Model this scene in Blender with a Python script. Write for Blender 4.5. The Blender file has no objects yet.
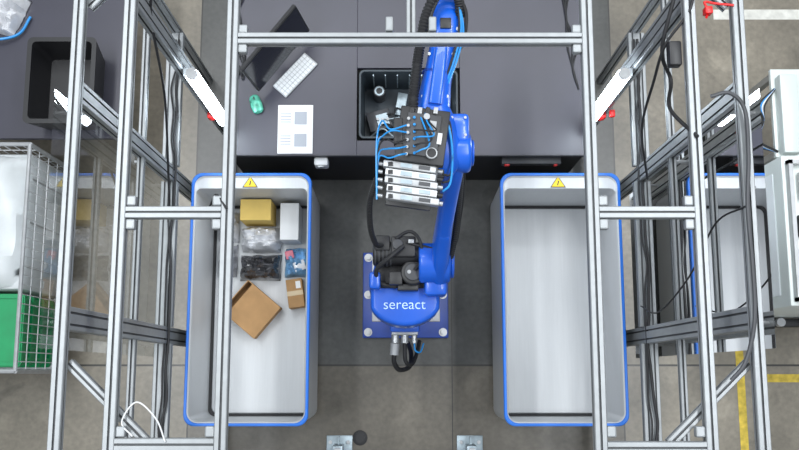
import bpy, bmesh, math, random
from mathutils import Vector, Matrix, noise, Euler
random.seed(4)
S = bpy.context.scene
S.view_settings.view_transform = 'Standard'

# ------------------------------------------------------------- materials
def mat(name, col, rough=0.5, metal=0.0, noise_amt=0.0, nscale=8.0, bump=0.0, spec=0.5, coat=0.0, emit=None, estr=0.0, alpha=1.0, aniso=None):
    m = bpy.data.materials.new(name); m.use_nodes = True
    nt = m.node_tree; b = nt.nodes['Principled BSDF']
    b.inputs['Base Color'].default_value = (*col, 1)
    b.inputs['Roughness'].default_value = rough
    b.inputs['Metallic'].default_value = metal
    b.inputs['Specular IOR Level'].default_value = spec
    b.inputs['Coat Weight'].default_value = coat
    b.inputs['Alpha'].default_value = alpha
    if emit:
        b.inputs['Emission Color'].default_value = (*emit, 1)
        b.inputs['Emission Strength'].default_value = estr
    tc = nt.nodes.new('ShaderNodeTexCoord')
    n = nt.nodes.new('ShaderNodeTexNoise'); n.inputs['Scale'].default_value = nscale
    n.inputs['Detail'].default_value = 5
    if aniso:
        mp=nt.nodes.new('ShaderNodeMapping'); mp.inputs['Scale'].default_value=aniso
        nt.links.new(tc.outputs['Object'], mp.inputs[0]); nt.links.new(mp.outputs[0], n.inputs['Vector'])
    else:
        nt.links.new(tc.outputs['Object'], n.inputs['Vector'])
    if noise_amt > 0:
        r = nt.nodes.new('ShaderNodeValToRGB')
        r.color_ramp.elements[0].position = 0.3; r.color_ramp.elements[1].position = 0.7
        r.color_ramp.elements[0].color = (*[c*(1-noise_amt) for c in col], 1)
        r.color_ramp.elements[1].color = (*[min(1, c*(1+noise_amt)) for c in col], 1)
        nt.links.new(n.outputs['Fac'], r.inputs['Fac'])
        nt.links.new(r.outputs['Color'], b.inputs['Base Color'])
    if bump > 0:
        bp = nt.nodes.new('ShaderNodeBump'); bp.inputs['Strength'].default_value = bump
        bp.inputs['Distance'].default_value = 0.01
        nt.links.new(n.outputs['Fac'], bp.inputs['Height'])
        nt.links.new(bp.outputs['Normal'], b.inputs['Normal'])
    return m

M = dict(
 alu=mat('anodised_aluminium', (.275,.29,.30), .42, .35, .06, 30),
 slot_shade=mat('profile_slot_shade', (.10,.105,.11), .6, .3),  # darker aluminium: shade inside the grooves put into the colour
 black=mat('black_plastic', (.012,.012,.014), .45),
 rubber=mat('black_rubber', (.015,.015,.017), .6),
 dgrey=mat('dark_grey_plastic', (.05,.052,.058), .5, 0, .2, 6),
 tote=mat('tote_grey_blue', (.035,.048,.060), .5, 0, .2, 6),
 blue=mat('robot_blue_paint', (.003,.10,.60), .3, 0, .06, 4, coat=.3),
 dblue=mat('plate_blue_paint', (.006,.05,.33), .4, 0, .2, 8),
 rim=mat('blue_rim_trim', (.01,.15,.62), .4),
 hose=mat('blue_pneumatic_hose', (.02,.26,.65), .3),
 white=mat('white_plastic', (.66,.67,.68), .4),
 paper=mat('paper', (.74,.74,.74), .8),
 ink=mat('printed_ink', (.36,.38,.42), .8),
 steel=mat('steel', (.45,.46,.47), .35, .8, .1, 12),
 binw=mat('bin_satin_lining', (.55,.565,.58), .42, .12, .025, 6, aniso=(14,.6,1)),
 binout=mat('bin_outer_shell', (.42,.43,.44), .45, .3),
 gap_shade=mat('seam_shade', (.03,.03,.032), .7),  # shade of the gap round the bin floor, painted as a dark ring
 silver=mat('silver_grey', (.40,.41,.42), .4, .3, .1, 20),
 table=mat('laminate_slate', (.046,.045,.063), .36, 0, .10, 3),
 tedge=mat('laminate_edge', (.07,.07,.08), .5),
 panel=mat('black_panel', (.008,.008,.009), .6),
 card=mat('cardboard', (.40,.23,.10), .85, 0, .12, 10),
 card2=mat('cardboard_yellow', (.66,.47,.13), .8, 0, .08, 10),
 cardin=mat('cardboard_inner', (.28,.15,.06), .9),
 tape=mat('packing_tape', (.55,.42,.25), .3),
 poly=mat('white_polybag', (.66,.67,.70), .22, 0, .2, 14, .5, coat=.5),
 polyb=mat('black_polybag', (.05,.05,.055), .18, 0, .8, 16, .6, coat=.6),
 polyg=mat('grey_polybag', (.30,.31,.34), .25, 0, .5, 14, .5, coat=.5),
 polyc=mat('blue_polybag', (.20,.42,.72), .3, 0, .5, 12, .4),
 pink=mat('pink_packet', (.62,.16,.22), .4),
 red=mat('red_plastic', (.60,.012,.012), .4),
 yellow=mat('yellow_sticker', (.90,.62,.02), .5),
 ytape=mat('yellow_floor_tape', (.60,.44,.06), .7, 0, .35, 20),
 wtape=mat('white_floor_tape', (.66,.65,.60), .7, 0, .15, 20),
 green=mat('green_crate', (.0,.30,.10), .45, 0, .1, 8),
 pcb=mat('pcb_green', (.02,.35,.14), .5, 0, .3, 40),
 mouse=mat('mouse_green', (.10,.42,.30), .25, .2, .5, 30),
 screen=mat('screen_glass', (.01,.012,.02), .12),
 sheet=mat('plastic_sheet', (.66,.69,.70), .4, 0, .08, 5, .3),
 cabinet=mat('cabinet_sheet_metal', (.66,.71,.69), .4, .1, .04, 3),
 brushed=mat('brushed_panel', (.78,.82,.84), .35, .1, .05, 4),
 led=mat('led_tube', (1,1,1), .5, emit=(.80,.91,1), estr=22),
 bracket=mat('galvanised_bracket', (.35,.42,.46), .4, .5, .15, 25),
 wall=mat('hall_wall_paint', (.62,.63,.63), .8, 0, .04, 1),
)

ac = bpy.data.materials.new('clear_acrylic'); ac.use_nodes = True
nt = ac.node_tree; nt.nodes.clear()
o = nt.nodes.new('ShaderNodeOutputMaterial'); mx = nt.nodes.new('ShaderNodeMixShader')
tr = nt.nodes.new('ShaderNodeBsdfTransparent'); tr.inputs[0].default_value = (.95,.97,.97,1)
gl = nt.nodes.new('ShaderNodeBsdfGlossy'); gl.inputs['Roughness'].default_value = .01
gl.inputs['Color'].default_value=(1,1,1,1)
fr = nt.nodes.new('ShaderNodeFresnel'); fr.inputs['IOR'].default_value = 1.7
nt.links.new(fr.outputs[0], mx.inputs[0]); nt.links.new(tr.outputs[0], mx.inputs[1])
nt.links.new(gl.outputs[0], mx.inputs[2]); nt.links.new(mx.outputs[0], o.inputs[0])
M['acrylic'] = ac

# ------------------------------------------------------------- mesh builder
def catmull(pts, n=8):
    pts = [Vector(p) for p in pts]
    if len(pts) < 3: return pts
    P = [pts[0]*2-pts[1]] + pts + [pts[-1]*2-pts[-2]]
    out = []
    for i in range(1, len(P)-2):
        a,b,c,d = P[i-1],P[i],P[i+1],P[i+2]
        for k in range(n):
            t = k/n
            out.append(.5*((2*b)+(c-a)*t+(2*a-5*b+4*c-d)*t*t+(3*b-a-3*c+d)*t**3))
    out.append(pts[-1]); return out

def rr(x0,x1,y0,y1,r,z,n=6):
    pts=[]
    for cx,cy,a0 in ((x1-r,y1-r,0),(x0+r,y1-r,90),(x0+r,y0+r,180),(x1-r,y0+r,270)):
        for k in range(n+1):
            a=math.radians(a0+90*k/n); pts.append(Vector((cx+r*math.cos(a),cy+r*math.sin(a),z)))
    return pts

class MB:
    def __init__(s, name, parent=None):
        s.name=name; s.bm=bmesh.new(); s.mats=[]; s.parent=parent
    def mi(s, m):
        m = M[m] if isinstance(m,str) else m
        if m not in s.mats: s.mats.append(m)
        return s.mats.index(m)
    def merge(s, tb, m, mtx=None):
        if m is not None:
            i=s.mi(m)
            for f in tb.faces: f.material_index=i
        if mtx is not None: tb.transform(mtx)
        bmesh.ops.recalc_face_normals(tb, faces=tb.faces)
        me=bpy.data.meshes.new('t'); tb.to_mesh(me); tb.free()
        s.bm.from_mesh(me); bpy.data.meshes.remove(me)
    def box(s, c, size, m, rot=(0,0,0), bev=0.0, seg=2):
        tb=bmesh.new(); bmesh.ops.create_cube(tb,size=1)
        bmesh.ops.scale(tb,vec=size,verts=tb.verts)
        if bev>0: bmesh.ops.bevel(tb,geom=list(tb.edges),offset=bev,segments=seg,affect='EDGES',profile=.5)
        s.merge(tb,m,Matrix.Translation(c)@Euler([math.radians(a) for a in rot]).to_matrix().to_4x4())
        return s
    def cyl(s,p0,p1,r0,m,r1=None,seg=24,bev=0.0):
        p0=Vector(p0);p1=Vector(p1);d=p1-p0; r1=r0 if r1 is None else r1
        tb=bmesh.new(); bmesh.ops.create_cone(tb,cap_ends=True,segments=seg,radius1=r0,radius2=r1,depth=d.length)
        if bev>0:
            es=[e for e in tb.edges if any(len(f.verts)>4 for f in e.link_faces)]
            bmesh.ops.bevel(tb,geom=es,offset=bev,segments=3,affect='EDGES',profile=.5)
        q=d.to_track_quat('Z','Y')
        s.merge(tb,m,Matrix.Translation((p0+p1)/2)@q.to_matrix().to_4x4()); return s
    def loops(s, loops, m, cap0=False, cap1=False, closed=True):
        tb=bmesh.new(); L=[[tb.verts.new(p) for p in lp] for lp in loops]
        n=len(L[0])
        for a,b in zip(L,L[1:]):
            for i in range(n if closed else n-1):
                j=(i+1)%n
                tb.faces.new((a[i],a[j],b[j],b[i]))
        if cap0: tb.faces.new(list(reversed(L[0])))
        if cap1: tb.faces.new(L[-1])
        s.merge(tb,m); return s
    def tube(s, pts, r, m, seg=10, smooth=8, corr=0.0, raw=False):
        P=catmull(pts,smooth) if not raw else [Vector(p) for p in pts]
        if corr:
            Q=[];
            for a,b in zip(P,P[1:]):
                k=max(1,int((b-a).length/0.006))
                Q+= [a.lerp(b,i/k) for i in range(k)]
            P=Q+[P[-1]]
        t=(P[1]-P[0]).normalized(); u=t.orthogonal().normalized()
        L=[]
        for i,p in enumerate(P):
            t=(P[min(i+1,len(P)-1)]-P[max(i-1,0)]).normalized()
            u=(u-t*u.dot(t)).normalized(); v=t.cross(u)
            rad=r*(1+corr*(1 if i%2 else -1))
            L.append([p+(u*math.cos(2*math.pi*k/seg)+v*math.sin(2*math.pi*k/seg))*rad for k in range(seg)])
        return s.loops(L,m,True,True)
    def loft(s, secs, m, side=(1,0,0), ex=3.0, n=28):
        L=[]; C=[Vector(a[0]) for a in secs]
        for i,(c,a,b) in enumerate(secs):
            t=(C[min(i+1,len(C)-1)]-C[max(i-1,0)]).normalized()
            sd=Vector(side); sd=(sd-t*sd.dot(t)).normalized(); up=t.cross(sd)
            lp=[]
            for k in range(n):
                an=2*math.pi*k/n; cc=math.cos(an); ss=math.sin(an)
                lp.append(C[i]+sd*a*math.copysign(abs(cc)**(2/ex),cc)+up*b*math.copysign(abs(ss)**(2/ex),ss))
            L.append(lp)
        return s.loops(L,m,True,True)
    def prism(s, pts, z0, z1, m, bev=0.0):
        tb=bmesh.new(); a=[tb.verts.new((p[0],p[1],z0)) for p in pts]; f=tb.faces.new(a)
        r=bmesh.ops.extrude_face_region(tb,geom=[f])
        for v in r['geom']:
            if isinstance(v,bmesh.types.BMVert): v.co.z=z1
        bmesh.ops.recalc_face_normals(tb,faces=tb.faces)
        if bev>0:
            es=[e for e in tb.edges if all(v.co.z>z1-1e-6 for v in e.verts)]
            bmesh.ops.bevel(tb,geom=es,offset=bev,segments=4,affect='EDGES',profile=.5)
        s.merge(tb,m); return s
    def profile(s,p0,p1,nw=1,nh=1,cs=.045,side=None):
        p0=Vector(p0);p1=Vector(p1);d=(p1-p0).normalized()
        if side is None:
            sd=d.cross(Vector((0,0,1)))
            if sd.length<.05: sd=Vector((1,0,0))
        else: sd=Vector(side)
        sd.normalize(); up=sd.cross(d).normalized()
        w=cs*nw;h=cs*nh; g=.0045; dp=.009; ch=.003; pts=[];sl=[]
        def edge(ax,ay,nx,ny,L,n,off):
            for k in range(n):
                c=-L/2+cs*(k+.5)
                for t,dd,fl in ((c-g,0,1),(c-g,dp,1),(c+g,dp,1),(c+g,0,0)):
                    pts.append((ax*t+nx*(off-dd),ay*t+ny*(off-dd))); sl.append(fl)
        def corner(x,y,first):
            sx=math.copysign(ch,x); sy=math.copysign(ch,y)
            a=(x-sx,y); b_=(x,y-sy)
            for p in ((a,b_) if first else (b_,a)): pts.append(p); sl.append(0)
        corner(-w/2,-h/2,False); edge(1,0,0,-1,w,nw,h/2)
        corner(w/2,-h/2,True); edge(0,1,1,0,h,nh,w/2)
        corner(w/2,h/2,False); edge(-1,0,0,1,w,nw,h/2)
        corner(-w/2,h/2,True); edge(0,-1,-1,0,h,nh,w/2)
        tb=bmesh.new()
        A=[tb.verts.new(p0+sd*x+up*y) for x,y in pts]; B=[tb.verts.new(p1+sd*x+up*y) for x,y in pts]
        ia=s.mi('alu'); isl=s.mi('slot_shade'); n=len(A)
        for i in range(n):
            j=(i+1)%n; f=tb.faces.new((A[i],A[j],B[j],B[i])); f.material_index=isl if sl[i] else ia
        f=tb.faces.new(list(reversed(A))); f.material_index=ia
        f=tb.faces.new(B); f.material_index=ia
        s.merge(tb,None); return s
    def pillow(s,c,size,m,seed=0,amp=.02,rot=0,n=18):
        tb=bmesh.new(); sx,sy,sz=size
        def P(u,v,top):
            e=(1-abs(u)**3.5)*(1-abs(v)**3.5); e=max(e,0)**.5
            w=noise.noise(Vector((u*2.6+seed,v*2.6,seed*1.7)))+.5*noise.noise(Vector((u*6+seed,v*6,3)))
            ex=1+.08*noise.noise(Vector((u*1.5+seed*2,v*1.5,9)))
            z=sz*e+amp*w*(e+.15) if top else 0
            return Vector((u*sx/2*ex,v*sy/2*ex,max(z,0)+(.002 if top else 0)))
        for top in (1,0):
            G=[[tb.verts.new(P(-1+2*i/n,-1+2*j/n,top)) for j in range(n+1)] for i in range(n+1)]
            for i in range(n):
                for j in range(n):
                    tb.faces.new((G[i][j],G[i+1][j],G[i+1][j+1],G[i][j+1]))
        bmesh.ops.remove_doubles(tb,verts=tb.verts,dist=.0025)
        s.merge(tb,m,Matrix.Translation(c)@Matrix.Rotation(math.radians(rot),4,'Z')); return s
    def done(s, smooth=True, loc=None):
        me=bpy.data.meshes.new(s.name); s.bm.to_mesh(me); s.bm.free()
        for m in s.mats: me.materials.append(m)
        ob=bpy.data.objects.new(s.name,me); S.collection.objects.link(ob)
        if smooth:
            for p in me.polygons: p.use_smooth=True
            bm=bmesh.new(); bm.from_mesh(me)
            for e in bm.edges:
                if len(e.link_faces)==2 and e.calc_face_angle(0)>math.radians(35): e.smooth=False
            bm.to_mesh(me); bm.free()
        if s.parent: ob.parent=s.parent
        return ob
def empty(name):
    e=bpy.data.objects.new(name,None); S.collection.objects.link(e); e.empty_display_size=.1; return e

# ------------------------------------------------------------- hall shell
fm=bpy.data.materials.new('concrete_floor'); fm.use_nodes=True; nt=fm.node_tree
b=nt.nodes['Principled BSDF']; b.inputs['Roughness'].default_value=.30
tc=nt.nodes.new('ShaderNodeTexCoord'); sp=nt.nodes.new('ShaderNodeSeparateXYZ')
nt.links.new(tc.outputs['Object'],sp.inputs[0])
def math_(op,a,bv):
    n=nt.nodes.new('ShaderNodeMath'); n.operation=op
    for i,x in enumerate((a,bv)):
        if x is None: continue
        if isinstance(x,(int,float)): n.inputs[i].default_value=x
        else: nt.links.new(x,n.inputs[i])
    return n.outputs[0]
def mixc(f,a,bc,bt='MIX'):
    n=nt.nodes.new('ShaderNodeMix'); n.data_type='RGBA'; n.blend_type=bt
    if isinstance(f,float): n.inputs[0].default_value=f
    else: nt.links.new(f,n.inputs[0])
    for i,x in ((6,a),(7,bc)):
        if isinstance(x,tuple): n.inputs[i].default_value=(*x,1)
        else: nt.links.new(x,n.inputs[i])
    return n.outputs[2]
def tn(sc,de,di=0):
    n=nt.nodes.new('ShaderNodeTexNoise'); n.inputs['Scale'].default_value=sc; n.inputs['Detail'].default_value=de; n.inputs['Distortion'].default_value=di
    nt.links.new(tc.outputs['Object'],n.inputs['Vector']); return n
def mr(x,a,b_,c_,d_):
    r=nt.nodes.new('ShaderNodeMapRange'); r.inputs[1].default_value=a; r.inputs[2].default_value=b_; r.inputs[3].default_value=c_; r.inputs[4].default_value=d_
    nt.links.new(x,r.inputs[0]); return r.outputs[0]
n1=tn(1.6,8); n2=tn(30,6); n3=tn(3.2,10,.8)
X,Y=sp.outputs[0],sp.outputs[1]
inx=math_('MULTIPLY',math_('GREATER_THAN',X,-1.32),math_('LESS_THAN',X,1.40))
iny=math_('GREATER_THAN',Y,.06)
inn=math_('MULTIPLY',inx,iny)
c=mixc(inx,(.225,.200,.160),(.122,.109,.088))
c=mixc(inn,c,(.080,.081,.077))  # darker cell floor: part slab tone, part shade put into the colour
g=math_('MULTIPLY',mr(n1.outputs[0],.3,.7,.70,1.28),mr(n2.outputs[0],.3,.7,.85,1.12))
g=math_('MULTIPLY',g,mr(n3.outputs[0],.58,.72,1.0,1.3))
g=math_('MULTIPLY',g,mr(n3.outputs[0],.25,.38,.65,1.0))
cb=nt.nodes.new('ShaderNodeCombineColor')
for i in range(3): nt.links.new(g,cb.inputs[i])
c=mixc(1.0,c,cb.outputs[0],'MULTIPLY')
def line(coord,pos,w): return math_('LESS_THAN',math_('ABSOLUTE',math_('SUBTRACT',coord,pos),None),w)
for ln in (line(Y,.06,.006),line(X,-1.32,.005),line(X,1.40,.005),line(X,.33,.003)):
    c=mixc(ln,c,(.04,.038,.035))
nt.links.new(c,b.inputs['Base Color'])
bp=nt.nodes.new('ShaderNodeBump'); bp.inputs['Strength'].default_value=.12; bp.inputs['Distance'].default_value=.004
nt.links.new(n2.outputs[0],bp.inputs['Height']); nt.links.new(bp.outputs[0],b.inputs['Normal'])
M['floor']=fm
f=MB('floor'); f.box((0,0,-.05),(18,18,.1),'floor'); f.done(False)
for nm,cc,sz in (('wall_north',(0,9.05,2.5),(18.2,.1,5)),('wall_south',(0,-9.05,2.5),(18.2,.1,5)),('wall_east',(9.05,0,2.5),(.1,18,5)),('wall_west',(-9.05,0,2.5),(.1,18,5))):
    f=MB(nm); f.box(cc,sz,'wall'); f.done(False)

t=MB('yellow_floor_marking'); t.box((3.0,-.02,.001),(1.5,.05,.002),'ytape'); t.box((2.14,-.3,.0012),(.05,1.0,.002),'ytape'); t.done(False)
t=MB('white_floor_marking'); t.box((3.2,2.38,.001),(2.2,.07,.002),'wtape'); t.box((2.0,1.25,.001),(.05,.9,.002),'wtape'); t.done(False)

# ------------------------------------------------------------- aluminium cell frame
FR=empty('aluminium_profile_frame')
fr=MB('profiles',FR)
ZT=2.40
XA,XAr=-1.26,1.33; XB,XBr=-1.06,1.14; XD,XDr=-.654,.735
for x in (XA,XAr,XB,XBr): fr.profile((x,-.55,ZT),(x,1.95,ZT))
for x in (XD,XDr): fr.profile((x,-.55,ZT),(x,1.95,ZT))
e=.0225
fr.profile((XD+e,1.30,ZT),(XDr-e,1.30,ZT))
fr.profile((XB+e,.609,ZT),(XD-e,.609,ZT)); fr.profile((XDr+e,.609,ZT),(XBr-e,.609,ZT))
fr.profile((XB+e,-.25,ZT),(XD-e,-.25,ZT)); fr.profile((XDr+e,-.262,ZT),(XBr-e,-.262,ZT))
for y in (-.55,1.95): fr.profile((XA-e,y+(.045 if y>0 else -.045),ZT),(XAr+e,y+(.045 if y>0 else -.045),ZT))
fr.profile((.045,1.3225,ZT),(.045,1.9725,ZT),cs=.036)
for s_,xa,xb in ((-1,XA,XB),(1,XAr,XBr)):
    for y in (.21,1.09): fr.profile((xa,y,.01),(xa,y,ZT-e),nw=1,nh=2)
    for y in (-.50,1.92): fr.profile((xa,y,.01),(xa,y,ZT-e))
    for y0,y1 in ((-.478,.165),(.255,1.045),(1.135,1.898)):
        fr.profile((xa,y0,.90),(xa,y1,.90),nw=2,nh=1)
        fr.profile((xa,y0,1.47),(xa,y1,1.47),cs=.034)
    fr.profile((xb,1.49,.01),(xb,1.49,ZT-e),nw=1,nh=2)
    fr.profile((xa-s_*.02,.045,ZT-.045),(xa-s_*.33,-.25,ZT-.045),cs=.036)
    fr.profile((xa-s_*.02,1.45,ZT-.045),(xa-s_*.30,1.75,ZT-.045),cs=.036)
    for y in (.21,1.09): fr.box((xa,y,.006),(.12,.16,.012),'steel',bev=.002)
    fr.box((xb,1.49,.006),(.12,.16,.012),'steel',bev=.002)
    for y in (.609,-.25):
        for xx,sg in ((xb,-s_),(XD if s_<0 else XDr,s_)):
            for dy in (-.045,.045): fr.box((xx+sg*.04,y+dy,ZT),(.035,.04,.035),'alu',bev=.006)
for xx,sg in ((XD,1),(XDr,-1)):
    for dy in (-.04,.04): fr.box((xx+sg*.04,1.3+dy,ZT),(.035,.035,.035),'alu',bev=.006)
for xx in (-.03,.12):
    fr.box((xx+(-.01 if xx<0 else .01),1.36,ZT),(.03,.06,.04),'alu',bev=.006)
fr.done(False)

# clear guard sheets carried on stand-off clips outside the posts
for s_,xa,xp in ((-1,XA,-1.365),(1,XAr,1.425)):
    g=MB('acrylic_guard_panel',FR)
    g.loops([[Vector((xp,.10,.25)),Vector((xp,1.12,.25))],[Vector((xp,.10,2.34)),Vector((xp,1.12,2.34))]],'acrylic',closed=False)
    for y in (.21,1.09):
        for z in (.6,1.2,2.1): g.cyl((xa+s_*.0225,y,z),(xp+s_*.006,y,z),.009,'steel',seg=10)
    g.done(False)

# led tubes
for s_,xb in ((-1,XB),(1,XBr)):
    l=MB('led_tube_lamp')
    x=xb-s_*.080; y=1.40
    l.box((xb-s_*.034,1.43,1.25),(.02,.04,.76),'alu',bev=.004)
    l.cyl((x,y,.88),(x,y,1.67),.032,'led')
    for z in (.865,1.683): l.cyl((x,y,z-.013),(x,y,z+.013),.028,'silver')
    l.box((xb-s_*.01,1.425,.88),(.035,.035,.07),'red',bev=.008)
    if s_>0: l.box((xb+.03,1.42,.95),(.03,.04,.03),'red',bev=.006)
    l.done()

# ------------------------------------------------------------- bins
def bin_(x0,x1,y0,y1,zt=.80,zb=.29):
    b=MB('stainless_bin')
    r=.06; w=.022; F=.085
    b.loops([rr(x0+.012,x1-.012,y0+.012,y1-.012,r,.10),rr(x0+.006,x1-.006,y0+.006,y1-.006,r,zt-.03)],'binout',True)
    b.loops([rr(x0+.006,x1-.006,y0+.006,y1-.006,r,zt-.035),rr(x0,x1,y0,y1,r,zt-.03),rr(x0,x1,y0,y1,r,zt-.004),rr(x0+.004,x1-.004,y0+.004,y1-.004,r,zt),
             rr(x0+.014,x1-.014,y0+.014,y1-.014,r,zt),rr(x0+.016,x1-.016,y0+.016,y1-.016,r,zt-.006)],'rim')
    b.loops([rr(x0+.016,x1-.016,y0+.016,y1-.016,r,zt-.006),rr(x0+w,x1-w,y0+w,y1-w-.003,r-.005,zt-.015),rr(x0+w+.002,x1-w-.002,y0+w+.002,y1-F,r-.03,zt-.018),rr(x0+w+.008,x1-w-.008,y0+w+.008,y1-F-.008,r-.02,zb)],'binw')
    i=w+.008; y1i=y1-F+w
    b.loops([rr(x0+i,x1-i,y0+i,y1i-i,r-.02,zb),rr(x0+i+.016,x1-i-.016,y0+i+.016,y1i-i-.016,r-.022,zb-.012)],'gap_shade')
    i+=.016
    b.loops([rr(x0+i,x1-i,y0+i,y1i-i,r-.022,zb-.012),rr(x0+i+.006,x1-i-.006,y0+i+.006,y1i-i-.006,r-.025,zb+.002),rr(x0+i+.03,x1-i-.03,y0+i+.03,y1i-i-.03,r-.03,zb+.004)],'binw',False,True)
    for xx in (x0+.09,x1-.09):
        for yy in (y0+.1,y1-.1):
            b.cyl((xx,yy,0.0),(xx,yy,.02),.04,'rubber'); b.cyl((xx,yy,.02),(xx,yy,.11),.022,'steel')
    cx=(x0+x1)/2-.01; yy=y1-.054; zc=zt-.0165
    def tri(h,z,m):
        b.prism([(cx-h,yy-h*.6),(cx+h,yy-h*.6),(cx,yy+h*.9)],z,z+.0015,m)
    tri(.044,zc,'black'); tri(.036,zc+.0015,'yellow')
    b.box((cx,yy-.002,zc+.0035),(.006,.026,.001),'black',rot=(0,0,-15))
    return b.done()
bin_(-1.165,-.493,-.272,1.12)
bin_(.565,1.237,-.272,1.12)

# packages
ZB=.295
def carton(name,c,size,m='card',rot=0,tape=True):
    c=Vector(c); p=MB(name); x,y,z=size
    p.box((0,0,z/2),size,m,bev=.003)
    if tape:
        p.box((0,0,z+.0006),(x*.99,.028,.001),'tape'); p.box((0,0.0,z+.0004),(x,.003,.001),'cardin')
        p.box((x*.25,y*.28,z+.001),(x*.3,y*.25,.001),'paper')
    o=p.done(False); o.location=c; o.rotation_euler.z=math.radians(rot); return o
carton('yellow_cardboard_box',(-.845,.958,ZB),(.18,.125,.24),'card2',0,False)
carton('white_carton',(-.650,.895,ZB),(.11,.22,.20),'white',0,False)
carton('cardboard_box',(-.62,.48,ZB),(.095,.17,.10),'card',8)
p=MB('open_cardboard_box')
x,y,z=.25,.235,.10
p.box((0,0,.003),(x,y,.006),'card')
for sx in (-1,1): p.box((sx*x/2,0,z/2),(.005,y,z),'card')
for sy in (-1,1): p.box((0,sy*y/2,z/2),(x,.005,z),'card')
p.box((.02,0,z+.003),(x*.88,y,.004),'card',rot=(0,-1.5,0)); p.box((-x/2-.0,0,z*.5),(.006,y*.96,z*.9),'card')
o=p.done(False); o.location=(-.88,.385,ZB+.004); o.rotation_euler.z=math.radians(-40)
for nm,c,sz,m,sd,rt in (('white_mailing_bag',(-.840,.808,ZB+.003),(.245,.155,.15),'poly',1,0),
                        ('black_mailing_bag',(-.840,.640,ZB+.003),(.24,.155,.14),'polyb',5,0),
                        ('blue_mailing_bag',(-.615,.672,ZB+.003),(.155,.175,.11),'polyc',8,0),
                        ('grey_mailing_bag',(-1.038,.68,ZB+.003),(.11,.20,.09),'polyg',3,0),
                        ('white_mailing_bag',(-1.038,.89,ZB+.003),(.12,.18,.10),'poly',12,0)):
    q=MB(nm); q.pillow((0,0,0),sz,m,sd,amp=.05)
    if m=='polyc': q.box((-.04,.035,.11),(.05,.05,.02),'pink',rot=(0,0,15),bev=.005); q.box((.02,-.03,.105),(.07,.06,.02),'poly',rot=(8,0,20),bev=.005)
    o=q.done(); o.location=c; o.rotation_euler.z=math.radians(rt)

# ------------------------------------------------------------- workbench with tote opening
wb=MB('workbench')
x0,x1,y0,y1=-.995,1.075,1.235,2.40; hx0,hx1,hy0,hy1=-.244,.347,1.32,1.75
zt=.75
def slab(a,b_,c_,d): wb.box(((a+b_)/2,(c_+d)/2,zt-.0175),(b_-a,d-c_,.035),'table',bev=.0015,seg=1)
slab(x0,hx0-.0005,y0,y1); slab(hx1+.0005,x1,y0,y1); slab(hx0,hx1,y0,hy0); slab(hx0,hx1,hy1,y1)
wb.box(((x0+x1)/2,y0-.001,zt-.0175),(x1-x0,.003,.036),'tedge')
wb.box(((x0+x1)/2,y0+.02,.37),(x1-x0-.04,.02,.68),'panel')
for xx in (x0+.05,x1-.05):
    for yy in (y0+.07,y1-.06): wb.box((xx,yy,.358),(.05,.05,.714),'steel')
wb.done(False)
tt=MB('storage_tote')
ax0,ax1,ay0,ay1=hx0+.012,hx1-.012,hy0+.012,hy1-.012
tt.loops([rr(ax0,ax1,ay0,ay1,.03,.755),rr(ax0+.010,ax1-.010,ay0+.010,ay1-.010,.025,.755),rr(ax0+.024,ax1-.024,ay0+.024,ay1-.024,.025,.46)],'tote',False,True)
tt.loops([rr(ax0,ax1,ay0,ay1,.03,.755),rr(ax0+.01,ax1-.01,ay0+.01,ay1-.01,.03,.45)],'dgrey',False,True)
for k in range(7): tt.box((ax0+.08+k*.07,ay1-.024,.62),(.006,.010,.22),'bracket')
tt.cyl((-.12,1.66,.47),(-.12,1.66,.60),.035,'dgrey',bev=.006); tt.cyl((-.12,1.66,.60),(-.12,1.66,.603),.028,'bracket'); tt.cyl((-.12,1.66,.603),(-.12,1.66,.606),.018,'black')
tt.box((-.12,1.50,.50),(.14,.12,.08),'dgrey',rot=(0,0,15),bev=.005)
tt.box((-.10,1.50,.545),(.07,.07,.01),'bracket',rot=(0,0,15))
for k in range(3): tt.cyl((-.13+.03*k,1.50,.55),(-.13+.03*k,1.50,.565),.008,'silver',seg=10)
tt.box((.01,1.60,.50),(.06,.14,.07),'bracket',rot=(0,0,-10),bev=.005)
tt.box((.22,1.45,.52),(.1,.14,.12),'dgrey',rot=(0,0,10),bev=.004)
tt.cyl((.2,1.64,.50),(.29,1.60,.50),.03,'bracket')
for k in range(4):
    tt.tube([(-.18,1.40+.05*k,.50),(-.10+.02*k,1.44+.03*k,.56),(-.02,1.39+.06*k,.55),(.06,1.46+.03*k,.53),(.18,1.42+.04*k,.5)],.005,('bracket','black','bracket','black')[k])
for xx in (-.15,.25): tt.box((xx,1.53,.17),(.05,.3,.34),'steel')
tt.box((.05,1.53,.395),(.5,.3,.105),'panel')
tt.done()

pp=MB('document_sheet')
pp.box((-.595,1.385,.7525),(.20,.285,.004),'paper')
for k in range(2):
    pp.box((-.565,1.45-k*.13,.756),(.07,.075,.0016),'ink')
    for j in range(4): pp.box((-.65,1.475-k*.13-j*.016,.756),(.06,.006,.0016),'ink')
pp.done(False)

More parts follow.
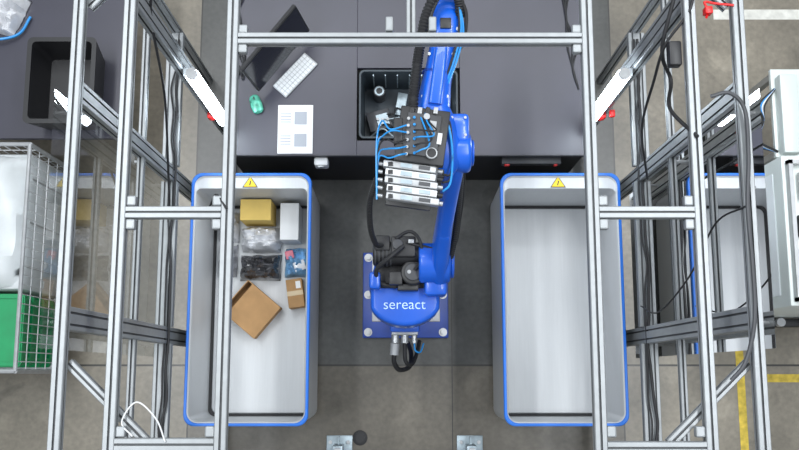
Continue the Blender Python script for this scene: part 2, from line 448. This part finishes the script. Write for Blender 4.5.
mo=MB('computer_monitor')
T=[Vector((-.56,1.95,1.16)),Vector((-.83,1.60,1.16))]; B=[Vector((-.515,1.93,.86)),Vector((-.785,1.58,.86))]
d=(T[0]-T[1]).normalized(); upv=((T[0]+T[1])-(B[0]+B[1])).normalized(); nrm=d.cross(upv).normalized()
if nrm.x<0: nrm=-nrm
cen=(T[0]+T[1]+B[0]+B[1])/4
R=Matrix((d,upv,d.cross(upv))).transposed().to_4x4()
def mbx(off,size,m,bev=0):
    tb=bmesh.new(); bmesh.ops.create_cube(tb,size=1); bmesh.ops.scale(tb,vec=size,verts=tb.verts)
    if bev: bmesh.ops.bevel(tb,geom=list(tb.edges),offset=bev,segments=2,affect='EDGES')
    mo.merge(tb,m,Matrix.Translation(cen+off)@R)
mbx(-nrm*.012,(.46,.31,.024),'black',.004)
mbx(nrm*.0012,(.44,.285,.002),'screen')
mbx(-nrm*.04,(.12,.12,.04),'black',.01)
foot=cen-nrm*.10
mo.cyl((foot.x,foot.y,.765),(cen.x-nrm.x*.06,cen.y-nrm.y*.06,1.0),.018,'black')
mo.box((foot.x,foot.y,.757),(.2,.16,.012),'black',rot=(0,0,50),bev=.004)
mo.done()

kb=MB('computer_keyboard')
kb.box((0,0,.008),(.27,.105,.014),'silver',bev=.004)
for i in range(12):
    for j in range(4): kb.box((-.12+i*.0215,-.036+j*.024,.017),(.018,.021,.006),'white',bev=.001,seg=1)
o=kb.done(False); o.location=(-.60,1.705,.75); o.rotation_euler.z=math.radians(48)
ms=MB('computer_mouse')
ms.loft([((0,-.055,.012),.018,.006),((0,-.045,.018),.03,.014),((0,-.01,.022),.034,.021),((0,.03,.02),.031,.018),((0,.05,.014),.022,.01),((0,.056,.012),.008,.005)],'mouse',ex=2.3)
ms.box((0,.03,.038),(.006,.018,.008),'black',bev=.002)
o=ms.done(); o.location=(-.82,1.53,.75); o.rotation_euler.z=math.radians(20)

cd=MB('bench_cable_bundle')
for k in range(4):
    a=random.random()
    cd.tube([(-.96+.02*k,2.2,.762),(-.92-.02*k,1.98+.03*a,.762+.004*k),(-.96+.02*k,1.86,.762),(-.90,1.80-.04*k,.762),(-.93,1.70+.02*k,.762),(-.96,1.60,.762)],.005,'rubber' if k!=2 else 'dgrey')
cd.box((-.93,1.95,.767),(.05,.12,.03),'black',rot=(0,0,15),bev=.006)
cd.done()
cd=MB('bench_cable_bundle')
for k in range(3):
    cd.tube([(1.0-.03*k,2.25,.757),(.97,2.05,.757+.004*k),(1.03-.03*k,1.9,.757),(1.0,1.75,.757),(1.03,1.62,.757)],.005,'rubber')
cd.done()
sk=MB('white_tape_dispenser')
sk.box((-.45,1.209,.66),(.08,.05,.10),'white',bev=.012)
sk.cyl((-.45,1.182,.69),(-.45,1.174,.69),.025,'silver')
sk.box((-.45,1.222,.59),(.05,.03,.05),'silver',bev=.005)
sk.done()
ps=MB('power_strip')
ps.box((.76,1.222,.655),(.34,.045,.06),'dgrey',bev=.005)
for k in range(5): ps.cyl((.66+k*.055,1.205,.66),(.66+k*.055,1.198,.66),.019,'black')
ps.box((.62,1.2,.66),(.03,.02,.03),'red',bev=.004); ps.box((.90,1.2,.66),(.02,.02,.03),'red',bev=.004)
ps.done()

# ------------------------------------------------------------- robot
rb=empty('industrial_robot_arm')
a=MB('mounting_plate',rb)
a.box((.038,.50,.022),(.54,.54,.03),'dblue',bev=.006)
for sx in (-1,1):
    for sy in (-1,0,1):
        c=(.038+sx*.235,.50+sy*.235)
        a.cyl((c[0],c[1],.037),(c[0],c[1],.045),.026,'steel'); a.cyl((c[0],c[1],.045),(c[0],c[1],.065),.015,'steel',seg=6)
for c in ((-.15,.40),(.23,.38),(-.16,.62),(.24,.64)): a.cyl((c[0],c[1],.037),(c[0],c[1],.055),.012,'steel',seg=6)
for k in range(4): a.box((-.2+.16*k,.50,.003),(.04,.52,.008),'steel')
a.done()
a=MB('pedestal',rb)
a.box((.038,.52,.22),(.30,.30,.37),'dblue',bev=.01)
for sx in (-1,1):
    a.box((.038+sx*.165,.52,.36),(.03,.24,.08),'silver',bev=.004)
    for sy in (-.1,-.03,.04,.11): a.cyl((.038+sx*.18,.52+sy,.36),(.038+sx*.19,.52+sy,.36),.011,'steel',seg=6)
    a.prism([(.038+sx*.15,.50),(.038+sx*.22,.50),(.038+sx*.22,.52),(.038+sx*.15,.52)],.037,.3,'dblue')
a.box((.038,.50,.415),(.40,.38,.025),'silver',bev=.004)
a.done()
a=MB('base_housing',rb)
a.loft([((.038,.50,.425),.16,.16),((.038,.50,.50),.16,.16),((.038,.50,.58),.13,.13),((.038,.50,.74),.13,.13)],'blue',ex=4)
a.box((.03,.30,.52),(.17,.12,.17),'blue',bev=.015)
a.box((.03,.235,.52),(.15,.02,.14),'silver',bev=.004)
for k,x in enumerate((-.025,.03,.085)):
    a.cyl((x,.23,.54),(x,.18,.54),.022 if k<2 else .016,'steel'); 
a.cyl((-.025,.18,.54),(-.03,.115,.53),.026,'silver',seg=12)
a.tube([(-.03,.12,.53),(-.03,.07,.5),(.0,.03,.44),(.06,.05,.36),(.07,.13,.22),(.05,.2,.08)],.014,'rubber')
a.tube([(.03,.18,.54),(.035,.08,.52),(.07,.06,.46),(.10,.12,.38),(.12,.2,.3)],.012,'rubber')
a.tube([(.085,.18,.54),(.09,.14,.53),(.12,.13,.5),(.14,.18,.44)],.005,'hose')
a.done()
a=MB('swivel_body',rb)
pts=[]
for k in range(13):
    an=math.radians(200+140*k/12); pts.append((.03+.20*math.cos(an)*.98,.40+.145*math.sin(an)))
pts=[(-.155,.50)]+pts+[(.215,.50),(.20,.60),(-.13,.60)]
a.prism(pts,.72,.965,'blue',bev=.025)
a.prism([(-.12,.455),(.15,.455),(.15,.62),(-.12,.62)],.93,.975,'black',bev=.01)
a.box((-.13,.49,1.0),(.06,.09,.12),'blue',bev=.015)
a.cyl((.07,.53,.96),(.07,.53,1.07),.066,'black',bev=.01); a.cyl((.07,.53,1.07),(.07,.53,1.085),.045,'dgrey',bev=.004)
a.cyl((.05,.53,1.075),(.05,.53,1.09),.010,'silver')
a.box((.045,.455,1.0),(.11,.035,.07),'black',bev=.006); a.box((-.02,.50,1.03),(.07,.07,.07),'black',bev=.006)
a.done()
t=bpy.data.curves.new('lettering','FONT'); t.body='sereact'; t.size=.077; t.extrude=.001; t.align_x='CENTER'; t.offset=-.0006
tm=mat('lettering_light_blue',(.55,.75,.95),.5); t.materials.append(tm)
to=bpy.data.objects.new('lettering',t); S.collection.objects.link(to); to.location=(.026,.345,.967); to.parent=rb
a=MB('shoulder_joint',rb)
a.cyl((.10,.58,1.05),(.265,.58,1.05),.105,'blue',bev=.015)
a.cyl((.265,.58,1.05),(.285,.58,1.05),.08,'blue',bev=.008)
a.cyl((-.14,.63,1.03),(.12,.63,1.03),.062,'black',bev=.01)
a.box((.02,.66,1.07),(.13,.11,.08),'black',bev=.01); a.box((-.09,.68,1.06),(.08,.08,.08),'black',bev=.008)
a.cyl((-.01,.67,1.10),(-.01,.67,1.125),.028,'dgrey',bev=.004); a.box((.06,.685,1.12),(.03,.02,.02),'silver',bev=.003)
for k in range(5): a.cyl((-.13+k*.02,.63,1.03),(-.122+k*.02,.63,1.03),.066,'dgrey')
a.box((.19,.52,.98),(.12,.22,.16),'blue',bev=.02)
a.done()
a=MB('lower_arm',rb)
a.loft([((.21,.50,.96),.035,.07),((.21,.56,1.04),.045,.10),((.215,.66,1.17),.045,.085),((.225,.76,1.36),.040,.062),((.24,.87,1.56),.042,.062),((.25,.96,1.70),.046,.085),((.25,1.01,1.78),.042,.075)],'blue',ex=3.2)
a.box((.222,.70,1.27),(.055,.10,.12),'blue',rot=(62,0,0),bev=.01)
a.done()
a=MB('elbow_housing',rb)
a.cyl((.20,1.0,1.76),(.325,1.0,1.76),.092,'blue',bev=.02)
a.cyl((.325,1.0,1.76),(.338,1.0,1.76),.06,'blue',bev=.006)
a.loft([((.17,.90,1.76),.07,.055),((.18,.95,1.77),.10,.085),((.18,1.03,1.78),.105,.09),((.165,1.12,1.79),.095,.085),((.15,1.19,1.79),.078,.078)],'blue')
a.box((.265,1.1,1.80),(.10,.13,.10),'blue',bev=.02)
for dy in (-.04,.04):
    for dx in (-.03,.03): a.cyl((.265+dx,1.1+dy,1.85),(.265+dx,1.1+dy,1.857),.007,'steel',seg=6)
a.done()
a=MB('forearm',rb)
a.loft([((.145,1.15,1.79),.082,.078),((.155,1.22,1.79),.078,.074),((.168,1.31,1.80),.068,.066),((.185,1.40,1.80),.063,.060),((.20,1.50,1.80),.060,.056),((.205,1.53,1.80),.070,.062),((.215,1.62,1.80),.070,.062),((.22,1.66,1.80),.055,.050)],'blue')
a.loft([((.158,1.20,1.865),.03,.02),((.175,1.33,1.872),.03,.02),((.19,1.46,1.862),.028,.02)],'blue',ex=4)
a.cyl((.172,1.352,1.80),(.174,1.362,1.80),.071,'dblue',seg=32)
for y,x in ((1.24,.16),(1.44,.19),(1.56,.208)):
    for sx in (-.055,.055): a.cyl((x+sx,y,1.84),(x+sx,y,1.853),.008,'steel',seg=6)
a.box((.21,1.58,1.866),(.05,.05,.012),'black',bev=.003)
a.done()
a=MB('wrist',rb)
a.cyl((.15,1.68,1.79),(.29,1.68,1.79),.062,'blue',bev=.012)
a.loft([((.22,1.68,1.80),.045,.05),((.22,1.69,1.70),.045,.05),((.22,1.69,1.62),.04,.04)],'blue')
a.cyl((.22,1.69,1.62),(.22,1.69,1.59),.045,'black'); a.cyl((.22,1.69,1.59),(.22,1.69,1.42),.022,'silver')
a.box((.22,1.69,1.41),(.12,.08,.03),'black',bev=.005)
for sx in (-.04,.04): a.cyl((.22+sx,1.69,1.40),(.22+sx,1.69,1.34),.008,'steel'); a.cyl((.22+sx,1.69,1.34),(.22+sx,1.69,1.31),.012,'rubber',r1=.024)
a.done()
a=MB('valve_unit',rb)
a.box((.10,1.04,1.895),(.22,.25,.05),'black',rot=(0,0,-8),bev=.006)
a.box((.10,1.04,1.925),(.15,.19,.02),'dgrey',rot=(0,0,-8),bev=.004)
a.cyl((.12,1.12,1.935),(.12,1.12,1.945),.014,'steel'); a.cyl((.14,.955,1.93),(.14,.955,1.945),.026,'silver',bev=.003); a.cyl((.14,.955,1.945),(.14,.955,1.948),.020,'black')
a.box((.145,1.07,1.937),(.03,.06,.006),'silver',rot=(0,0,-8)); a.box((.175,1.02,1.937),(.02,.05,.006),'white',rot=(0,0,-8))
for k in range(6):
    a.cyl((.03+.002*k,.95+k*.032,1.935),(.03+.002*k,.95+k*.032,1.950),.007,'silver',seg=8)
    a.cyl((.065,.955+k*.032,1.935),(.065,.955+k*.032,1.948),.006,'hose',seg=8)
for k in range(4): a.box((.055+k*.035,1.15,1.92),(.02,.03,.03),'silver' if k%2 else 'black',rot=(0,0,-8),bev=.003)
a.box((-.005,1.06,1.90),(.04,.12,.05),'black',bev=.005)
a.done()
a=MB('vacuum_ejector_stack',rb)
for k in range(5):
    y=.905-.036*k; z=1.875
    a.box((.045+.003*k,y,z),(.235-.012*(k%2),.030,.055),'white' if k%2 else 'silver',rot=(0,0,-8),bev=.005)
    a.box((.03,y+.002,z+.03),(.05,.018,.006),'bracket',rot=(0,0,-8))
    a.box((.11,y-.008,z+.03),(.05,.016,.006),'bracket' if k%2 else 'dgrey',rot=(0,0,-8))
    a.cyl((.145,y-.013,z),(.19,y-.02,z),.011,'black' if k%2 else 'steel')
    a.cyl((-.075,y+.016,z),(-.10,y+.02,z),.009,'steel')
    a.box((-.04,y+.01,z+.03),(.02,.018,.008),'black')
a.box((.05,.83,1.835),(.20,.20,.02),'black',rot=(0,0,-8),bev=.003)
a.box((.15,.85,1.86),(.03,.18,.07),'dgrey',rot=(0,0,-8),bev=.004)
a.box((.15,.90,1.80),(.10,.06,.06),'black',bev=.005)
a.done()
a=MB('hose_package',rb)
random.seed(9)
for k in range(5):
    y=.95+k*.032; j=random.uniform(-.015,.015)
    a.tube([(.03,y,1.95),(.0-.01*k,y-.01+j,1.975),(-.045-.008*k,y-.02+.006*k-j,1.95),(-.085-.004*k,.95+.015*k,1.91),(-.10,.905-.036*(k%5),1.88)],.0038,'hose' if k!=2 else 'rubber',seg=8)
for k in range(4):
    a.tube([(.065,.955+k*.034,1.948),(.09,.96+k*.03,1.975),(.13+.01*k,.99+.02*k,1.965),(.10+.01*k,1.10,1.94),(.07+.02*k,1.17,1.90)],.0038,'hose' if k%2==0 else 'rubber',seg=8)
for k in range(3):
    a.tube([(.19,.80+k*.04,1.86),(.225,.84+k*.02,1.85),(.235,.95,1.875),(.225,1.05+.02*k,1.90),(.20,1.12,1.91),(.12,1.17,1.91)],.005,'rubber' if k else 'hose',seg=8)
a.tube([(.06,1.15,1.90),(.062,1.22,1.90),(.075,1.34,1.90),(.095,1.48,1.90),(.12,1.60,1.92),(.18,1.70,1.94),(.26,1.70,1.90),(.28,1.62,1.84)],.022,'rubber',corr=.12,seg=12)
a.tube([(.12,1.48,1.88),(.15,1.62,1.93),(.22,1.72,1.93),(.30,1.64,1.87),(.29,1.50,1.83),(.23,1.42,1.83)],.009,'rubber')
for k in range(3):
    a.tube([(.20+.01*k,1.30,1.85),(.24+.012*k,1.42,1.86),(.27+.01*k,1.55,1.87),(.26,1.68,1.88),(.20,1.71,1.87)],.0048,'hose' if k else 'rubber',seg=8)
a.tube([(-.10,.86,1.86),(-.135,.78,1.72),(-.14,.70,1.45),(-.12,.66,1.2),(-.09,.67,1.08)],.013,'rubber',corr=.1)
a.tube([(.27,1.0,1.68),(.29,.92,1.56),(.29,.80,1.38),(.28,.68,1.2),(.265,.60,1.12)],.015,'rubber',corr=.1)
a.tube([(.29,1.04,1.70),(.31,.92,1.52),(.305,.78,1.3),(.27,.64,1.15),(.12,.66,1.12),(.04,.68,1.12)],.007,'rubber')
a.tube([(.02,.66,1.12),(-.05,.60,1.14),(-.12,.54,1.08),(-.10,.48,1.02),(-.02,.46,1.0)],.012,'rubber')
a.tube([(-.02,.70,1.12),(.05,.74,1.1),(.1,.7,1.12),(.12,.6,1.12),(.08,.54,1.09)],.009,'rubber')
a.done()

# ------------------------------------------------------------- left side objects
tr_=MB('wire_mesh_cage_trolley')
X1,X0,Y0,Y1,Z0,Z1=-2.06,-2.75,.02,1.27,.16,.86
def bar(a_,b_,r=.008,m='white'): tr_.cyl(a_,b_,r,m,seg=8)
for x in (X0,X1):
    for y in (Y0,Y1): bar((x,y,.10),(x,y,Z1),.013,'silver')
for z in (Z0,Z1):
    for x in (X0,X1): bar((x,Y0,z),(x,Y1,z),.012,'silver')
    for y in (Y0,Y1): bar((X0,y,z),(X1,y,z),.012,'silver')
n=24
for k in range(1,n): 
    y=Y0+(Y1-Y0)*k/n
    bar((X1,y,Z0),(X1,y,Z1),.003); bar((X0,y,Z0),(X0,y,Z1),.003); 
for k in range(1,5):
    z=Z0+(Z1-Z0)*k/5
    bar((X1,Y0,z),(X1,Y1,z),.003); bar((X0,Y0,z),(X0,Y1,z),.003); bar((X0,Y0,z),(X1,Y0,z),.003); bar((X0,Y1,z),(X1,Y1,z),.003)
for k in range(1,13):
    x=X0+(X1-X0)*k/13; bar((x,Y0,Z0),(x,Y0,Z1),.003); bar((x,Y1,Z0),(x,Y1,Z1),.003)
tr_.box(((X0+X1)/2,(Y0+Y1)/2,Z0-.015),(X1-X0,Y1-Y0,.03),'steel',bev=.004)
for x in (X0+.08,X1-.08):
    for y in (Y0+.1,Y1-.1):
        tr_.cyl((x-.015,y,.05),(x+.015,y,.05),.05,'rubber'); tr_.box((x,y,.11),(.05,.05,.05),'steel')
tr_.done()
sh=MB('wrapped_goods_stack')
sh.box((-2.41,.855,.465),(.64,.78,.58),'sheet',bev=.03)
sh.pillow((-2.41,.855,.75),(.62,.76,.08),'sheet',4,amp=.05)
for y in (.60,.85,1.1): sh.box((-2.089,y,.465),(.004,.01,.52),'silver')
sh.done()
gc=MB('green_plastic_crate')
z0=.165
gx0,gx1,gy0,gy1=-2.72,-2.09,.05,.44
gc.loops([rr(gx0+.02,gx1-.02,gy0+.02,gy1-.02,.02,z0),rr(gx0,gx1,gy0,gy1,.02,.74),rr(gx0+.02,gx1-.02,gy0+.02,gy1-.02,.015,.74),rr(gx0+.03,gx1-.03,gy0+.03,gy1-.03,.015,.55)],'green',True,True)
for z in (.30,.45,.6,.72): gc.loops([rr(gx0-.006,gx1+.006,gy0-.006,gy1+.006,.02,z-.012),rr(gx0-.006,gx1+.006,gy0-.006,gy1+.006,.02,z+.012)],'green',True,True)
for k in range(6): gc.box((gx1-.002,gy0+.04+k*.062,.45),(.012,.012,.5),'green')
gc.done()
lb=MB('side_workbench')
lb.box((-2.22,1.93,.74),(1.3,1.2,.035),'table',bev=.002)
for x in (-2.82,-1.63):
    for y in (1.38,2.48): lb.box((x,y,.361),(.05,.05,.722),'steel')
lb.done(False)
bx=MB('black_plastic_tub')
q=.7575
bx.loops([rr(-2.02,-1.70,1.38,1.81,.03,q),rr(-2.05,-1.67,1.35,1.84,.03,q+.25),rr(-2.025,-1.695,1.375,1.815,.025,q+.25),rr(-2.0,-1.72,1.40,1.79,.025,q+.02)],'black',True,True)
bx.done()
cl=MB('white_packing_paper')
cl.pillow((-2.36,2.10,q),(.36,.24,.12),'poly',9,amp=.10,rot=-20)
cl.tube([(-2.5,1.93,q+.02),(-2.34,1.90,q+.05),(-2.2,1.94,q+.03),(-2.14,2.05,q+.02)],.008,'hose')
cl.done()

# ------------------------------------------------------------- right side cabinet
cb_=MB('control_cabinet')
cx0,cx1,cy0,cy1=1.90,2.70,.33,1.08; zc=1.38
cb_.box(((cx0+cx1)/2,(cy0+cy1)/2,.12+(zc-.12)/2),(cx1-cx0,cy1-cy0,zc-.12),'cabinet',bev=.008)
cb_.box((cx0-.003,.70,.75),(.008,.62,1.05),'brushed',bev=.003)
cb_.box((cx0-.012,.44,.85),(.02,.03,.14),'black',bev=.004)
for y in (cy0+.08,cy1-.08):
    for x in (cx0+.06,cx1-.06): cb_.cyl((x,y,0),(x,y,.12),.03,'rubber')
cb_.box((2.30,cy0-.03,.45),(.7,.05,.08),'black',bev=.01)
for k in range(3): cb_.cyl((2.05+k*.15,cy0-.03,.49),(2.05+k*.15,cy0-.03,.53),.025,'silver')
for (c,s_) in (((1.93,.70,zc+.02),(.02,.70,.04)),((2.66,.70,zc+.02),(.02,.70,.04)),((2.29,.36,zc+.02),(.74,.02,.04)),((2.29,1.04,zc+.02),(.74,.02,.04))): cb_.box(c,s_,'steel')
cb_.box((2.01,.72,zc+.03),(.11,.11,.05),'black',bev=.006); cb_.cyl((2.01,.72,zc+.055),(2.01,.72,zc+.062),.045,'steel'); cb_.cyl((2.01,.72,zc+.062),(2.01,.72,zc+.07),.02,'black')
cb_.box((2.03,.52,zc+.015),(.14,.18,.01),'pcb'); cb_.box((2.01,.54,zc+.03),(.05,.05,.02),'black'); cb_.cyl((2.06,.48,zc+.02),(2.06,.48,zc+.05),.015,'silver')
cb_.box((2.02,.92,zc+.03),(.10,.14,.04),'white',bev=.006)
cb_.done()
rk=MB('open_shelf_rack')
rk.box((2.45,1.42,.95),(.8,.50,.03),'cabinet',bev=.004)
for x in (2.08,2.82):
    for y in (1.2,1.64): rk.box((x,y,.467),(.035,.035,.934),'steel')
rk.box((2.12,1.40,1.0),(.10,.44,.07),'cabinet',bev=.01)
for k in range(4): rk.tube([(2.06,1.2,.97),(1.98-.01*k,1.26,.9+.03*k),(2.0,1.38,.95),(1.97+.01*k,1.46,.98),(2.06,1.55,.985)],.007,('rubber','hose','white','rubber')[k])
rk.done()

# ------------------------------------------------------------- floor fittings
for x in (-.372,.435):
    k=MB('floor_anchor_bracket')
    k.box((x,-.44,.006),(.16,.14,.012),'bracket',bev=.003)
    for sx in (-.055,.055): k.cyl((x+sx,-.41,.012),(x+sx,-.41,.03),.012,'steel',seg=6); k.cyl((x+sx,-.48,.012),(x+sx,-.48,.03),.012,'steel',seg=6)
    k.box((x,-.45,.10),(.06,.06,.18),'bracket',bev=.004); k.box((x,-.45,.20),(.035,.035,.03),'steel')
    k.box((x,-.40,.05),(.01,.05,.08),'bracket')
    k.done()
k=MB('floor_socket_cover'); k.cyl((-.245,-.385,0),(-.245,-.385,.006),.046,'rubber',seg=32,bev=.002); k.cyl((-.245,-.385,.006),(-.245,-.385,.008),.03,'black',seg=32); k.done()

# ------------------------------------------------------------- cables on the frame
c=MB('cable_loom',FR)
def wob(x,z,ya,yb,n,amp,sd):
    return [(x+amp*noise.noise(Vector((i*.7,sd,0))),ya+(yb-ya)*i/n,z+.4*amp*noise.noise(Vector((i*.6,sd,5)))) for i in range(n+1)]
for k in range(2): c.tube(wob(-1.25+.02*k,.94,1.85,-.4,16,.03,k*3.1),.005+.002*(k==1),'rubber')
c.tube([(-1.03,1.9,2.44),(-.99,1.7,2.3),(-1.04,1.5,2.2),(-1.1,1.3,1.7),(-1.2,1.1,1.2),(-1.24,.9,.97)],.006,'rubber')
c.tube([(-.97,-.22,2.43),(-1.02,-.17,2.4),(-.98,-.10,2.36),(-.90,-.16,2.38),(-.85,-.24,2.43)],.003,'white')
c.tube([(XD,.62,2.43),(-.70,.68,2.40),(-.74,.64,2.34),(-.78,.61,2.37)],.004,'rubber')
c.done()
c=MB('cable_loom',FR)
for k in range(2): c.tube(wob(1.31+.02*k,.945,1.85,-.4,16,.04,20+k*3.1),.005+.003*(k==1),'rubber')
c.tube([(1.15,1.9,2.43),(1.10,1.55,2.43),(1.06,1.3,2.3),(1.12,1.2,2.2),(1.08,1.05,2.3),(1.14,.9,2.43)],.008,'rubber')
c.tube([(1.12,1.7,2.44),(1.15,1.45,2.43),(1.06,1.3,2.35),(1.05,1.2,2.2),(1.1,1.1,1.8),(1.28,1.0,1.2)],.006,'rubber')
c.tube([(1.28,.36,.97),(1.25,.3,1.4),(1.25,.42,1.9),(1.27,.60,2.2),(1.31,.63,2.43)],.004,'rubber')
c.box((1.085,1.25,2.37),(.05,.10,.05),'black',bev=.008)
c.tube([(1.20,1.06,2.43),(1.27,1.07,2.44),(1.32,1.0,2.45),(1.325,.82,2.445),(1.31,.62,2.445),(1.315,.4,2.445),(1.31,.2,2.445),(1.27,.05,2.44),(1.22,-.02,2.42)],.008,'dgrey')
c.tube([(1.20,1.38,2.43),(1.22,1.42,2.40),(1.21,1.46,2.39),(1.25,1.45,2.40),(1.31,1.43,2.43)],.005,'red'); c.box((1.21,1.41,2.42),(.03,.03,.04),'red',bev=.005)
c.done()

# ------------------------------------------------------------- light
w=bpy.data.worlds.new('world'); S.world=w; w.use_nodes=True
bg=w.node_tree.nodes['Background']; bg.inputs[0].default_value=(.86,.93,1,1); bg.inputs[1].default_value=.74
def area(name,loc,sx,sy,e,rot=(0,0,0),col=(1,1,1)):
    l=bpy.data.lights.new(name,'AREA'); l.shape='RECTANGLE'; l.size=sx; l.size_y=sy; l.energy=e; l.color=col
    o=bpy.data.objects.new(name,l); o.location=loc; o.rotation_euler=[math.radians(a) for a in rot]; S.collection.objects.link(o)
area('overhead_fill',(-2.6,1.5,7.5),.6,5,270,(0,-15,0),(.95,.98,1))  # unseen soft area lights, added overhead to brighten the cell
area('overhead_fill',(2.6,1.5,7.5),.6,5,270,(0,15,0),(.95,.98,1))
area('overhead_fill',(0,4.5,7.2),5,.6,140,(-30,0,0),(.95,.98,1))

# ------------------------------------------------------------- camera
cam=bpy.data.cameras.new('camera'); co=bpy.data.objects.new('camera',cam); S.collection.objects.link(co)
co.location=(0,0,5.85); co.rotation_euler=(math.radians(9.26),0,0)
cam.sensor_width=36; cam.lens=41.45; cam.clip_start=.05
S.camera=co
